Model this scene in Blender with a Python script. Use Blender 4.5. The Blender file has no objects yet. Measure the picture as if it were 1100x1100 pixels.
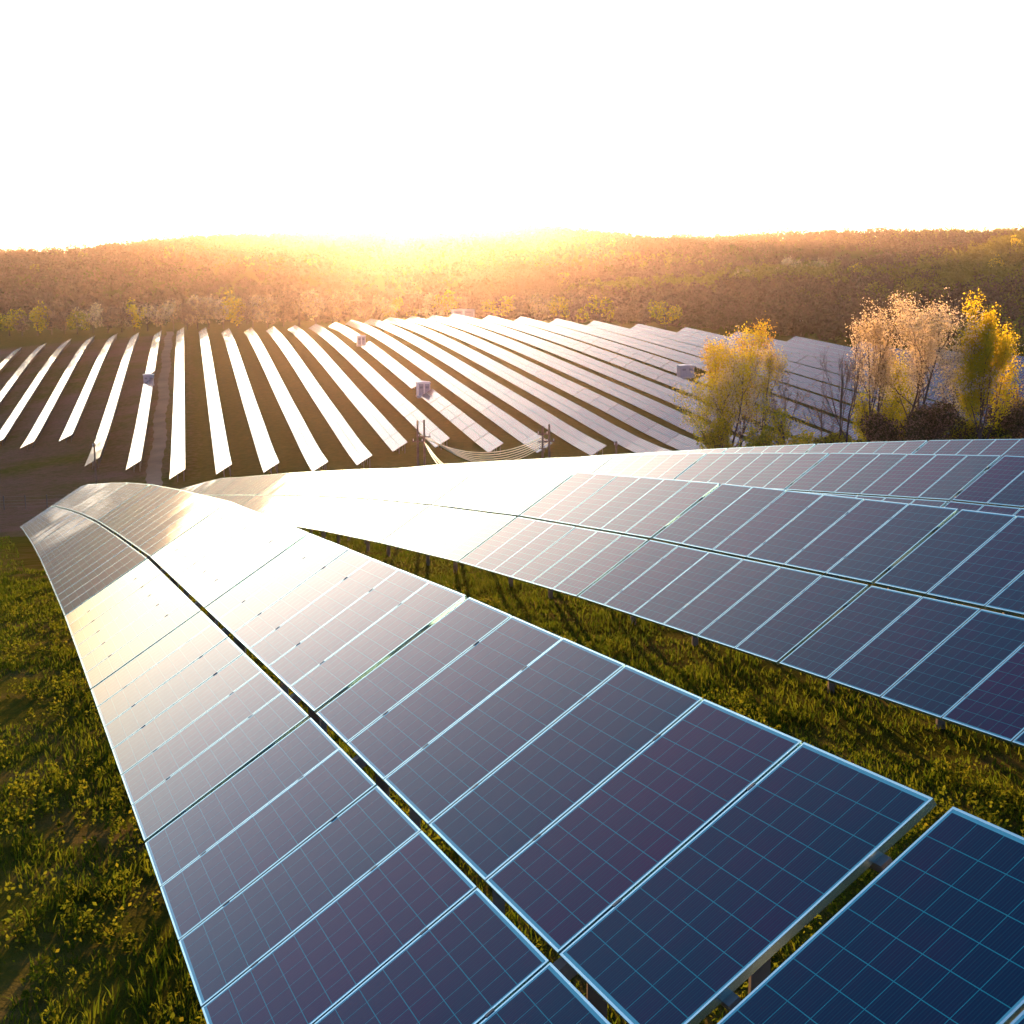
import bpy, math, random
import numpy as np
from mathutils import Matrix, Vector

R = math.radians
SC = bpy.context.scene
COL = SC.collection
rng = np.random.default_rng(7)
random.seed(7)

# ------------------------------------------------------------------ camera
CAMZ = 40.0
cd = bpy.data.cameras.new("camera"); cam = bpy.data.objects.new("camera", cd); COL.objects.link(cam)
cam.location = (0, 0, CAMZ); cam.rotation_euler = (R(90 - 10.257), 0, 0)
cd.sensor_width = 36; cd.lens = 36 * 1403.66 / 1100; cd.clip_start = .1; cd.clip_end = 12000
SC.camera = cam
SC.render.resolution_x = SC.render.resolution_y = 1024

# ------------------------------------------------------------------ light
SUN_AZ, SUN_EL = -3.46, 2.5          # degrees, azimuth from +Y towards +X
w = bpy.data.worlds.new("World"); SC.world = w; w.use_nodes = True
nt = w.node_tree; bg = nt.nodes["Background"]
sky = nt.nodes.new("ShaderNodeTexSky"); sky.sky_type = 'NISHITA'; sky.sun_disc = False
sky.sun_elevation = R(SUN_EL); sky.sun_rotation = R(SUN_AZ)
sky.air_density = .5; sky.dust_density = 2.8; sky.ozone_density = 1.9
nt.links.new(sky.outputs[0], bg.inputs[0]); bg.inputs[1].default_value = .15
sl = bpy.data.lights.new("sun", 'SUN'); sl.energy = 4.6; sl.angle = R(.5); sl.color = (1, .50, .23)
sun = bpy.data.objects.new("sun", sl); COL.objects.link(sun)
sd = Vector((math.sin(R(SUN_AZ)) * math.cos(R(SUN_EL)), math.cos(R(SUN_AZ)) * math.cos(R(SUN_EL)), math.sin(R(SUN_EL))))
sun.rotation_euler = sd.to_track_quat('Z', 'Y').to_euler(); sun.location = (0, 0, 120)
SC.view_settings.view_transform = 'Standard'; SC.view_settings.look = 'None'
SC.view_settings.exposure = 2.4; SC.view_settings.gamma = 1.0
cy = SC.cycles
cy.use_denoising = True
try: cy.denoiser = 'OPENIMAGEDENOISE'
except Exception: pass
cy.max_bounces = 6; cy.diffuse_bounces = 2; cy.glossy_bounces = 3; cy.transmission_bounces = 3
cy.volume_bounces = 0; cy.transparent_max_bounces = 8
cy.sample_clamp_indirect = 6; cy.caustics_reflective = False; cy.caustics_refractive = False

HAZE_D, HAZE_G = .000045, .86
COATW = .55

# ------------------------------------------------------------------ helpers
def tag(o, label=None, cat=None, group=None, kind=None):
    if label: o["label"] = label
    if cat: o["category"] = cat
    if group: o["group"] = group
    if kind: o["kind"] = kind
    return o
def mesh_np(name, verts, faces, mats, fmat=None, smooth=False):
    """verts (n,3); faces (m,k) array, or a list of such arrays"""
    me = bpy.data.meshes.new(name)
    if not isinstance(faces, list): faces = [faces]
    faces = [np.asarray(f, np.int32) for f in faces if len(f)]
    verts = np.asarray(verts, np.float32)
    nl = sum(f.size for f in faces); nf = sum(len(f) for f in faces)
    me.vertices.add(len(verts)); me.vertices.foreach_set("co", verts.ravel())
    me.loops.add(nl); me.loops.foreach_set("vertex_index", np.concatenate([f.ravel() for f in faces]))
    me.polygons.add(nf)
    tot = np.concatenate([np.full(len(f), f.shape[1], np.int32) for f in faces])
    st = np.concatenate([[0], np.cumsum(tot)[:-1]]).astype(np.int32)
    me.polygons.foreach_set("loop_start", st)
    try: me.polygons.foreach_set("loop_total", tot)
    except Exception: pass
    if fmat is not None: me.polygons.foreach_set("material_index", np.asarray(fmat, np.int32))
    me.polygons.foreach_set("use_smooth", np.full(nf, bool(smooth)))
    for m in (mats if isinstance(mats, (list, tuple)) else [mats]): me.materials.append(m)
    me.update(calc_edges=True); me.validate()
    return me
def obj(name, me, parent=None, mw=None):
    o = bpy.data.objects.new(name, me); COL.objects.link(o)
    if mw is not None:
        o.matrix_basis = (parent.matrix_basis.inverted() @ mw) if parent else mw
    if parent: o.parent = parent
    return o
def empty(name, loc):
    o = bpy.data.objects.new(name, None); COL.objects.link(o); o.matrix_basis = Matrix.Translation(loc)
    o.empty_display_size = .3
    return o
class MB:
    def __init__(s): s.v = []; s.q = []; s.t = []; s.qm = []; s.tm = []; s.n = 0
    def add(s, v, q=(), t=(), m=0):
        v = np.asarray(v, float)
        if len(q): s.q.append(np.asarray(q) + s.n); s.qm.append(np.full(len(q), m))
        if len(t): s.t.append(np.asarray(t) + s.n); s.tm.append(np.full(len(t), m))
        s.v.append(v); s.n += len(v)
    def box(s, x0, x1, y0, y1, z0, z1, m=0, M=None):
        v = np.array([(x, y, z) for z in (z0, z1) for y in (y0, y1) for x in (x0, x1)], float)
        if M is not None: v = v @ np.array(M.to_3x3()).T + np.array(M.to_translation())
        s.add(v, [(0, 2, 3, 1), (4, 5, 7, 6), (0, 1, 5, 4), (2, 6, 7, 3), (0, 4, 6, 2), (1, 3, 7, 5)], m=m)
    def tube(s, pts, rad, n=6, m=0):
        pts = np.asarray(pts, float); rad = np.broadcast_to(rad, len(pts))
        rings = []
        for i in range(len(pts)):
            d = pts[min(i + 1, len(pts) - 1)] - pts[max(i - 1, 0)]; d = d / (np.linalg.norm(d) + 1e-9)
            a = np.cross(d, (0, 0, 1) if abs(d[2]) < .9 else (1, 0, 0)); a /= np.linalg.norm(a); b = np.cross(d, a)
            an = np.arange(n) * 2 * math.pi / n
            rings.append(pts[i] + rad[i] * (np.cos(an)[:, None] * a + np.sin(an)[:, None] * b))
        q = [(i * n + j, i * n + (j + 1) % n, (i + 1) * n + (j + 1) % n, (i + 1) * n + j) for i in range(len(pts) - 1) for j in range(n)]
        s.add(np.vstack(rings), q, m=m)
    def mesh(s, name, mats, smooth=False):
        fs = []; fm = []
        if s.q: fs.append(np.vstack(s.q)); fm.append(np.concatenate(s.qm))
        if s.t: fs.append(np.vstack(s.t)); fm.append(np.concatenate(s.tm))
        return mesh_np(name, np.vstack(s.v), fs, mats, np.concatenate(fm), smooth)
def sstep(x): x = np.clip(x, 0, 1); return x * x * (3 - 2 * x)

# ------------------------------------------------------------------ materials
class NT:
    def __init__(s, name):
        s.m = bpy.data.materials.new(name); s.m.use_nodes = True; s.t = s.m.node_tree
        s.b = s.t.nodes["Principled BSDF"]; s.out = s.t.nodes["Material Output"]
    def n(s, k, **kw):
        x = s.t.nodes.new("ShaderNode" + k)
        for a, v in kw.items(): setattr(x, a, v)
        return x
    def put(s, sock, v):
        if isinstance(v, bpy.types.NodeSocket): s.t.links.new(v, sock)
        elif v is not None: sock.default_value = v
    def math(s, op, a, b=None, c=None, clamp=False):
        x = s.n("Math", operation=op); x.use_clamp = clamp
        s.put(x.inputs[0], a)
        if b is not None: s.put(x.inputs[1], b)
        if c is not None: s.put(x.inputs[2], c)
        return x.outputs[0]
    def mix(s, f, a, b, mode='MIX'):
        x = s.n("Mix", data_type='RGBA', blend_type=mode)
        s.put(x.inputs[0], f)
        s.put(x.inputs[6], (*a, 1) if isinstance(a, tuple) and len(a) == 3 else a)
        s.put(x.inputs[7], (*b, 1) if isinstance(b, tuple) and len(b) == 3 else b)
        return x.outputs[2]
    def noise(s, vec, scale, detail=4, rough=.55):
        x = s.n("TexNoise"); s.put(x.inputs["Vector"], vec); x.inputs["Scale"].default_value = scale
        x.inputs["Detail"].default_value = detail; x.inputs["Roughness"].default_value = rough
        return x.outputs[0]
    def ramp(s, f, stops):
        x = s.n("ValToRGB"); s.put(x.inputs[0], f); e = x.color_ramp.elements
        while len(e) < len(stops): e.new(.5)
        for i, (p, c) in enumerate(stops): e[i].position = p; e[i].color = (*c, 1) if len(c) == 3 else c
        return x.outputs[0]
    def set(s, **kw):
        for k, v in kw.items():
            k = k.replace("_", " ")
            if isinstance(v, tuple) and len(v) == 3: v = (*v, 1)
            s.put(s.b.inputs[k], v)
        return s
def simple(name, col, rough=.6, metal=0.0, var=.25, scale=3.0, bump=0.0):
    t = NT(name); co = t.n("TexCoord").outputs["Object"]
    nz = t.noise(co, scale)
    dk = tuple(c * (1 - var) for c in col); lt = tuple(min(1, c * (1 + var)) for c in col)
    t.set(Base_Color=t.ramp(nz, [(.3, dk), (.7, lt)]), Roughness=rough, Metallic=metal)
    if bump:
        b = t.n("Bump"); b.inputs["Strength"].default_value = bump; t.put(b.inputs["Height"], nz); t.put(t.b.inputs["Normal"], b.outputs[0])
    return t.m
def leafy(name, cols, transl=.5, rough=.6, tone=False):
    """cols: a ramp over one random value per leaf"""
    t = NT(name); g = t.n("NewGeometry")
    st = [(i / max(1, len(cols) - 1), c) for i, c in enumerate(cols)]
    rv = g.outputs["Random Per Island"]
    if tone: rv = t.math('MULTIPLY_ADD', rv, .22, t.math('MULTIPLY', t.n("Attribute", attribute_name="tone").outputs["Fac"], .78))
    c = t.ramp(rv, st)
    d = t.n("BsdfDiffuse"); tr = t.n("BsdfTranslucent"); mx = t.n("MixShader")
    t.put(d.inputs[0], c); t.put(tr.inputs[0], c); mx.inputs[0].default_value = transl
    t.t.links.new(d.outputs[0], mx.inputs[1]); t.t.links.new(tr.outputs[0], mx.inputs[2]); t.t.links.new(mx.outputs[0], t.out.inputs[0])
    return t.m

def glass_mat(name, stripes=True):
    t = NT(name)
    oc = t.n("TexCoord").outputs["Object"]; sp = t.n("SeparateXYZ"); t.put(sp.inputs[0], oc)
    X, Y = sp.outputs[0], sp.outputs[1]
    ox = t.math('FLOOR', t.math('DIVIDE', X, 1.01)); oy = t.math('FLOOR', t.math('DIVIDE', Y, 1.697))
    x = t.math('SUBTRACT', X, t.math('MULTIPLY', ox, 1.01)); y = t.math('SUBTRACT', Y, t.math('MULTIPLY', oy, 1.697))
    oi = t.n("ObjectInfo"); rnd = t.n("TexWhiteNoise", noise_dimensions='3D')
    cb = t.n("CombineXYZ"); t.put(cb.inputs[0], ox); t.put(cb.inputs[1], oy); t.put(cb.inputs[2], oi.outputs["Random"]); t.put(rnd.inputs[0], cb.outputs[0])
    def inside(c, lo, hi): return t.math('MULTIPLY', t.math('GREATER_THAN', c, lo), t.math('LESS_THAN', c, hi))
    ins = t.math('MULTIPLY', inside(x, .0235, .9685), inside(y, .030, 1.610))
    cx = t.math('DIVIDE', t.math('SUBTRACT', x, .022), .158); cyy = t.math('DIVIDE', t.math('SUBTRACT', y, .028), .1584)
    fx = t.math('FRACT', cx); fy = t.math('FRACT', cyy)
    cell = t.math('MULTIPLY', inside(fx, .011, .989), inside(fy, .013, .987))
    cellm = t.math('MULTIPLY', ins, cell)
    # five silver busbars along the length of each cell and the fine grid between them
    bx = t.math('FRACT', t.math('ADD', t.math('MULTIPLY', fx, 5), .0))
    bus = t.math('LESS_THAN', t.math('ABSOLUTE', t.math('SUBTRACT', bx, .5)), .026)
    fg = t.math('MULTIPLY_ADD', t.math('SINE', t.math('MULTIPLY', x, 2 * math.pi / .0158)), .5, .5)
    ca = t.n("TexWhiteNoise", noise_dimensions='3D'); cc = t.n("CombineXYZ")
    t.put(cc.inputs[0], t.math('FLOOR', t.math('ADD', cx, t.math('MULTIPLY', ox, 7)))); t.put(cc.inputs[1], t.math('FLOOR', t.math('ADD', cyy, t.math('MULTIPLY', oy, 11)))); t.put(cc.inputs[2], oi.outputs["Random"]); t.put(ca.inputs[0], cc.outputs[0])
    tint = t.n("SeparateColor"); t.put(tint.inputs[0], oi.outputs["Color"])  # purple share per module: batch variation plus glare painted into the colour
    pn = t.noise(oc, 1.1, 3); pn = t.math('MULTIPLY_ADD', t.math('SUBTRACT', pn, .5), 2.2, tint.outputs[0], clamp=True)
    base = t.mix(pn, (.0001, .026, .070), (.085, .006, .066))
    base = t.mix(t.math('MULTIPLY', ca.outputs[0], .3), base, (.0008, .020, .055))
    grain = t.n("TexVoronoi"); grain.inputs["Scale"].default_value = 90; t.put(grain.inputs["Vector"], oc)
    base = t.mix(t.math('MULTIPLY', grain.outputs["Color"], .18), base, (.003, .030, .062))
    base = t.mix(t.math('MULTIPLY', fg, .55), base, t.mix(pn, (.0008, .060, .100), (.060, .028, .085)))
    base = t.mix(t.math('MULTIPLY', bus, .5), base, (.012, .12, .15))
    col = t.mix(cellm, t.mix(ins, (.14, .52, .56), (.020, .33, .36)), base)
    dirt = t.noise(oc, 2.2, 5); dr = t.math('MULTIPLY_ADD', dirt, .07, .015)
    t.set(Base_Color=col, Roughness=dr, IOR=1.19, Coat_Weight=COATW, Coat_Roughness=.28, Coat_IOR=1.13)
    # slight waviness of the glass
    b = t.n("Bump"); b.inputs["Strength"].default_value = .012; b.inputs["Distance"].default_value = .05
    t.put(b.inputs["Height"], t.noise(oc, 1.3, 2)); t.put(t.b.inputs["Normal"], b.outputs[0])
    return t.m
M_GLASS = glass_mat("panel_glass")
M_ALU = simple("aluminium_frame", (.46, .72, .75), .25, .9, .06, 8)
M_STEEL = simple("galvanised_steel", (.20, .19, .18), .6, .4, .2, 6)
M_CLAMP = simple("dark_clamp", (.06, .07, .08), .5, .5, .2, 10)
M_BARK = simple("bark", (.085, .055, .04), .9, 0, .4, 3, .3)
M_POLE = simple("pole_wood", (.16, .10, .075), .9, 0, .3, 2)
M_CONC = simple("concrete", (.42, .38, .36), .85, 0, .15, 2)
M_WHITE = simple("white_paint", (.72, .70, .70), .5, 0, .08, 2)
M_GREYBOX = simple("grey_paint", (.34, .33, .38), .5, 0, .1, 2)
M_DARK = simple("dark_metal", (.07, .07, .08), .5, .4, .2, 3)
M_WIRE = simple("bare_wire", (.9, .75, .5), .38, .9, .1, 1)
M_GRASS = leafy("grass_blades", [(.025, .055, .004), (.055, .09, .005), (.095, .12, .008), (.04, .065, .005)], .5)
M_WEED = leafy("weed_leaves", [(.045, .075, .006), (.10, .12, .008), (.06, .09, .007), (.14, .145, .010)], .55)
M_FOREST = leafy("forest_crowns", [(.065, .042, .030), (.10, .058, .045), (.085, .062, .036), (.14, .080, .062), (.11, .075, .045), (.17, .11, .085)], .3, tone=True)
M_FORESTG = leafy("forest_green", [(.08, .09, .018), (.14, .14, .022), (.20, .18, .028), (.11, .12, .02)], .38, tone=True)
M_LY = leafy("leaf_yellow", [(.70, .52, .02), (.60, .50, .02), (.76, .52, .03), (.46, .42, .02)], .65)
M_LG = leafy("leaf_green", [(.26, .27, .02), (.42, .37, .02), (.18, .20, .02)], .6)
M_LP = leafy("leaf_pale", [(.66, .52, .32), (.74, .60, .40), (.58, .45, .24), (.56, .45, .17)], .6)
M_LO = leafy("leaf_orange", [(.70, .36, .03), (.60, .32, .04), (.50, .36, .04)], .5)
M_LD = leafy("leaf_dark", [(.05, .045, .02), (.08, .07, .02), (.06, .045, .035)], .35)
M_LB = leafy("leaf_brown", [(.22, .14, .10), (.28, .18, .13), (.16, .11, .08)], .4)

def ground_mat():
    t = NT("meadow"); g = t.n("NewGeometry"); pos = g.outputs["Position"]
    at = t.n("Attribute", attribute_name="soil"); soil = at.outputs["Fac"]
    n1 = t.noise(pos, .9, 6); n2 = t.noise(pos, 6, 4); n3 = t.noise(pos, .05, 4)
    grass = t.ramp(n1, [(.3, (.030, .044, .006)), (.5, (.055, .064, .009)), (.72, (.095, .085, .015))])
    grass = t.mix(t.math('MULTIPLY', n3, .5), grass, (.105, .10, .016))
    n4 = t.noise(pos, .035, 6, .6)
    dirt = t.ramp(n2, [(.3, (.09, .055, .042)), (.7, (.19, .12, .095))])
    f = t.math('MULTIPLY_ADD', t.math('SUBTRACT', n1, .5), 1.2, t.math('MULTIPLY_ADD', t.math('SUBTRACT', n4, .5), t.math('MULTIPLY', soil, 5.0), soil), clamp=True)
    f = t.math('MULTIPLY', f, t.math('GREATER_THAN', soil, .02))
    t.set(Base_Color=t.mix(f, grass, dirt), Roughness=1.0); t.b.inputs["Specular IOR Level"].default_value = 0
    b = t.n("Bump"); b.inputs["Strength"].default_value = .9; b.inputs["Distance"].default_value = .12
    t.put(b.inputs["Height"], t.noise(pos, 9, 6, .7)); t.put(t.b.inputs["Normal"], b.outputs[0])
    return t.m
M_GROUND = ground_mat()
M_TRACK = simple("dirt_track", (.105, .075, .045), 1, 0, .35, .12)

# ------------------------------------------------------------------ terrain
HN, HF = R(-22.15), R(-13.786)            # headings of the near rows and of the far field's rows
EN = np.array([math.sin(HN), math.cos(HN)]); CN = np.array([math.cos(HN), -math.sin(HN)])
EF = np.array([math.sin(HF), math.cos(HF)]); CF = np.array([math.cos(HF), -math.sin(HF)])
PA = [-40, -14, -8, -2, 4.2, 10.27, 16.35, 22.4, 28.5, 34.6, 40.7, 46.8, 52.9, 59, 65, 75, 90, 130, 160, 190]
PH = [-.7, -2.6, -3.1, -3.56, -4.02, -4.5, -5.05, -5.6, -6.33, -7.1, -7.95, -8.85, -9.78, -10.7, -11.7, -13.2, -16, -23.5, -28.5, -32.5]
def prof(a): return np.interp(a, PA, PH)  # height of the low panel edge along the near rows, camera = 0
SAMP = [(-141.5,299.9,-42.75),(-147.9,326.0,-40.56),(-154.4,352.1,-38.15),(-160.8,378.2,-35.62),(-167.2,404.3,-33.13),(-173.6,430.4,-30.81),(-180.0,456.5,-28.79),(-186.4,482.6,-27.2),(-192.8,508.7,-26.18),(-122.8,292.6,-39.61),(-129.5,320.1,-37.59),(-136.3,347.6,-35.31),(-143.0,375.1,-32.92),(-149.8,402.6,-30.58),(-156.5,430.1,-28.41),(-163.3,457.6,-26.57),(-170.0,485.1,-25.19),(-176.8,512.6,-24.44),(-102.3,278.6,-37.58),(-109.6,308.3,-35.71),(-116.9,338.1,-33.53),(-124.2,367.8,-31.2),(-131.5,397.6,-28.88),(-138.8,427.3,-26.76),(-146.1,457.1,-24.99),(-153.4,486.8,-23.74),(-160.7,516.6,-23.19),(-77.4,246.1,-36.82),(-85.8,280.4,-35.26),(-94.2,314.7,-33.16),(-102.6,349.0,-30.76),(-111.0,383.3,-28.28),(-119.5,417.6,-25.96),(-127.9,451.9,-24.03),(-136.3,486.2,-22.73),(-144.7,520.5,-22.29),(-56.2,229.2,-35.69),(-65.3,266.1,-34.3),(-74.3,303.0,-32.28),(-83.4,339.9,-29.9),(-92.5,376.8,-27.4),(-101.5,413.7,-25.07),(-110.6,450.6,-23.15),(-119.6,487.5,-21.91),(-128.7,524.4,-21.6),(-39.7,231.0,-34.45),(-48.8,268.2,-32.92),(-57.9,305.3,-30.88),(-67.1,342.5,-28.55),(-76.2,379.7,-26.19),(-85.3,416.9,-24.01),(-94.4,454.0,-22.27),(-103.5,491.2,-21.19),(-112.7,528.4,-21.02),(-23.1,232.8,-33.51),(-32.3,270.2,-31.83),(-41.5,307.7,-29.74),(-50.7,345.1,-27.45),(-59.9,382.5,-25.18),(-69.1,420.0,-23.14),(-78.3,457.4,-21.53),(-87.4,494.9,-20.57),(-96.6,532.3,-20.46),(-6.6,234.6,-32.75),(-15.8,272.3,-30.91),(-25.1,310.0,-28.76),(-34.3,347.7,-26.5),(-43.6,385.4,-24.31),(-52.8,423.1,-22.36),(-62.1,460.8,-20.84),(-71.4,498.5,-19.95),(-80.6,536.2,-19.84),(10.2,235.5,-32.13),(0.8,273.6,-30.12),(-8.5,311.7,-27.91),(-17.9,349.7,-25.66),(-27.2,387.8,-23.51),(-36.5,425.9,-21.63),(-45.9,464.0,-20.16),(-55.2,502.1,-19.28),(-64.6,540.2,-19.13),(27.3,234.8,-31.62),(17.8,273.5,-29.44),(8.4,312.1,-27.16),(-1.1,350.8,-24.89),(-10.6,389.5,-22.76),(-20.1,428.1,-20.91),(-29.6,466.8,-19.46),(-39.1,505.4,-18.53),(-48.6,544.1,-18.27),(44.5,234.1,-31.08),(34.9,273.4,-28.74),(25.2,312.6,-26.38),(15.6,351.8,-24.09),(6.0,391.1,-21.98),(-3.6,430.3,-20.15),(-13.3,469.6,-18.68),(-22.9,508.8,-17.69),(-32.5,548.0,-17.27),(61.6,233.5,-30.48),(52.5,270.6,-28.15),(43.4,307.6,-25.88),(34.3,344.7,-23.71),(25.2,381.8,-21.71),(16.1,418.9,-19.93),(7.0,456.0,-18.41),(-2.1,493.1,-17.22),(-11.2,530.2,-16.41),(78.8,232.8,-29.8),(71.0,264.5,-27.7),(63.3,296.1,-25.71),(55.5,327.8,-23.83),(47.7,359.5,-22.07),(39.9,391.2,-20.46),(32.2,422.9,-19.0),(24.4,454.6,-17.71),(16.6,486.2,-16.6),(95.4,234.5,-28.84),(89.0,260.5,-27.06),(82.6,286.4,-25.38),(76.3,312.4,-23.81),(69.9,338.4,-22.34),(63.5,364.4,-20.97),(57.1,390.3,-19.7),(50.8,416.3,-18.51),(44.4,442.3,-17.43),(111.4,238.4,-27.61),(101.6,278.4,-24.91),(91.8,318.4,-22.53),(82.0,358.4,-20.42),(72.2,398.3,-18.55),(127.4,242.3,-26.3),(120.5,270.4,-24.4),(113.7,298.4,-22.7),(106.8,326.4,-21.18),(99.9,354.4,-19.8)]
TIPS = {4:(538.6,-23.4),5:(527.6,-22.6),6:(510.4,-21.2),7:(508,-21.1),8:(508,-20.8),9:(510,-20.2),10:(514,-19.8),11:(519.2,-19.4),12:(535,-19.4),13:(538.6,-18.8),14:(540.5,-18.1),15:(535.9,-17.9),16:(531.6,-17.3),17:(530.6,-16.9),18:(501.9,-17.0),19:(483.4,-16.8),20:(462.7,-16.9),21:(443.8,-17.1),22:(420.6,-17.4),23:(398.5,-17.7),25:(353.1,-18.9),26:(329.7,-20.0),28:(286.1,-21.0),-3:(507.6,-25.6),-2:(512.0,-24.9),-1:(519.0,-24.6),0:(523.2,-24.1),1:(524.4,-23.7),2:(519.0,-23.6),3:(520.5,-23.2)}
C0, SP = -37.5, 8.25
LW = 3.337; TILT = R(31.4); CLEAR = .85
pts = [(x, y, h) for x, y, h in SAMP]
for a in (-30, -8, 4, 16, 28, 40, 52, 65, 78, 90):
    for c in (-45, -12, 6, 26, 60): p = a * EN + c * CN; pts.append((p[0], p[1], prof(a)))
for a in (130, 160, 188):
    for c in (-30, 20, 70): p = a * EN + c * CN; pts.append((p[0], p[1], prof(a)))
pts += [(150, 120, -21), (160, 210, -25), (220, 300, -20), (-120, 150, -27), (-190, 260, -36), (-230, 400, -34), (-260, 520, -26), (240, 120, -18)]
pts = np.array(pts); PX = pts[:, :2] / 100
def _ker(r2): return .5 * r2 * np.log(r2 + 1e-12)
def _tps():
    n = len(PX); r2 = ((PX[:, None] - PX[None]) ** 2).sum(-1)
    K = _ker(r2) + np.eye(n) * .01; P = np.c_[np.ones(n), PX]
    A = np.zeros((n + 3, n + 3)); A[:n, :n] = K; A[:n, n:] = P; A[n:, :n] = P.T
    return np.linalg.solve(A, np.r_[pts[:, 2], 0, 0, 0])
TW = _tps()
def tps(x, y):
    x = np.asarray(x, float); y = np.asarray(y, float); sh = x.shape; q = np.c_[x.ravel(), y.ravel()] / 100
    out = np.empty(len(q))
    for i in range(0, len(q), 20000):
        s = q[i:i + 20000]; r2 = ((s[:, None] - PX[None]) ** 2).sum(-1)
        out[i:i + 20000] = _ker(r2) @ TW[:-3] + TW[-3] + s @ TW[-2:]
    return out.reshape(sh)
def low_edge(x, y):
    """height of the low panel edge above which the tables stand, near rows exact, far field from the spline"""
    a = x * EN[0] + y * EN[1]
    wn = sstep((110 - a) / 30)
    return wn * prof(a) + (1 - wn) * tps(x, y)
SKU = [-900, -300, 0, 60, 100, 135, 200, 300, 400, 470, 560, 600, 650, 700, 760, 850, 950, 1040, 1100, 1400, 2000]
SKV = [280, 276, 272, 271, 268, 263, 257, 254, 252, 249, 246, 247, 252, 257, 256, 252, 250, 251, 250, 255, 262]
RBU = [-2000, 480, 560, 620, 700, 760, 800, 850, 900, 950, 1000, 1050, 1100, 1300, 2000]
RBV = [345, 345, 328, 312, 303, 301, 293, 288, 289, 284, 276, 266, 254, 238, 240]
def vnoise(x, y, seed=0):
    s = 0
    for k, (f, a) in enumerate(((1, .5), (2.1, .28), (4.3, .15), (8.9, .07))):
        s = s + a * np.sin(f * x * 1.3 + seed + 1.7 * k + 1.5 * np.sin(f * y * .7 + seed * 2 + k)) * np.cos(f * y * 1.1 - seed + 2.3 * k + 1.2 * np.sin(f * x * .9 - k))
    return s
def hills(x, y):
    u = 550 + 1426 * x / np.maximum(y, 50)
    cA = (296 - np.interp(u, SKU, SKV)) / 1404 / 1.033 * 1500 - 8
    base = -24
    fa = sstep((y - 640) / 820); fa = np.where(y > 1500, 1 - .8 * sstep((y - 1500) / 900), fa)
    hA = base + (cA - base) * fa
    cB = (296 - np.interp(u, RBU, RBV)) / 1404 / 1.033 * 880 - 8
    fb = sstep((y - 330) / 520); fb = np.where(y > 880, 1 - sstep((y - 880) / 260), fb)
    hB = base + (cB - base) * fb
    k = 3.0
    h = np.maximum(hA, hB) + k * np.log1p(np.exp(-np.abs(hA - hB) / k)) * .6
    return h + 1.6 * vnoise(x / 60, y / 60, 3)
def hillw(x, y):
    a = x * EF[0] + y * EF[1]; c = x * CF[0] + y * CF[1]
    ae = np.interp(c, [-2000, 108, 193, 240, 2000], [535, 535, 286, 170, 150])
    return sstep((a - ae - 12) / 110)
def gh(x, y):
    """ground height in world coordinates"""
    x = np.asarray(x, float); y = np.asarray(y, float)
    wv = hillw(x, y); near = low_edge(np.clip(x, -420, 420), np.clip(y, -60, 700)) - CLEAR
    near = np.clip(near, -42, 6)
    h = near * (1 - wv) + hills(x, y) * wv
    d = np.hypot(x, y)
    return h + CAMZ + .035 * vnoise(x * 2.2, y * 2.2, 1) * np.clip(40 / np.maximum(d, 8), 0, 1)
def gh1(x, y): return float(gh(np.array([x]), np.array([y]))[0])

def axis(spec):
    o = [spec[0][0]]
    for a, b, st in spec: o += list(np.linspace(a, b, max(2, int(round((b - a) / st)) + 1))[1:])
    return np.array(o)
ga = axis([(-60, -4, 4), (-4, 45, .5), (45, 110, 2), (110, 620, 4), (620, 1700, 12), (1700, 4000, 80)])
gc = axis([(-2400, -500, 80), (-500, -200, 12), (-200, -14, 4), (-14, 16, .5), (16, 300, 4), (300, 600, 12), (600, 2400, 80)])
A_, C_ = np.meshgrid(ga, gc, indexing='ij')
HG = R(-18); EG = (math.sin(HG), math.cos(HG)); CG = (math.cos(HG), -math.sin(HG))
GX = A_ * EG[0] + C_ * CG[0]; GY = A_ * EG[1] + C_ * CG[1]; GZ = gh(GX, GY)
ni, nj = GX.shape; idx = np.arange(ni * nj).reshape(ni, nj)
quads = np.stack([idx[:-1, :-1], idx[:-1, 1:], idx[1:, 1:], idx[1:, :-1]], -1).reshape(-1, 4)
me = mesh_np("ground", np.stack([GX, GY, GZ], -1).reshape(-1, 3), quads[:, ::-1], M_GROUND, smooth=True)
fa_ = GX * EF[0] + GY * EF[1]; fc_ = GX * CF[0] + GY * CF[1]; na_ = GX * EN[0] + GY * EN[1]; nc_ = GX * CN[0] + GY * CN[1]
soil = .62 * sstep((2 - fc_) / 14) * sstep((fa_ - 130) / 30) * (1 - sstep((fa_ - 520) / 20))
soil = np.maximum(soil, .8 * sstep((-10 - nc_) / 6) * sstep((na_ - 48) / 25) * (1 - sstep((na_ - 130) / 40)))
soil = np.maximum(soil, .28 * sstep((-4.6 - nc_) / 1.2) * (na_ < 30) * (na_ > -10))
soil = np.maximum(soil, .05 * (na_ < 60))
at = me.attributes.new("soil", 'FLOAT', 'POINT'); at.data.foreach_set("value", soil.ravel().astype(np.float32))
tag(obj("ground", me), kind="structure")

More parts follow.
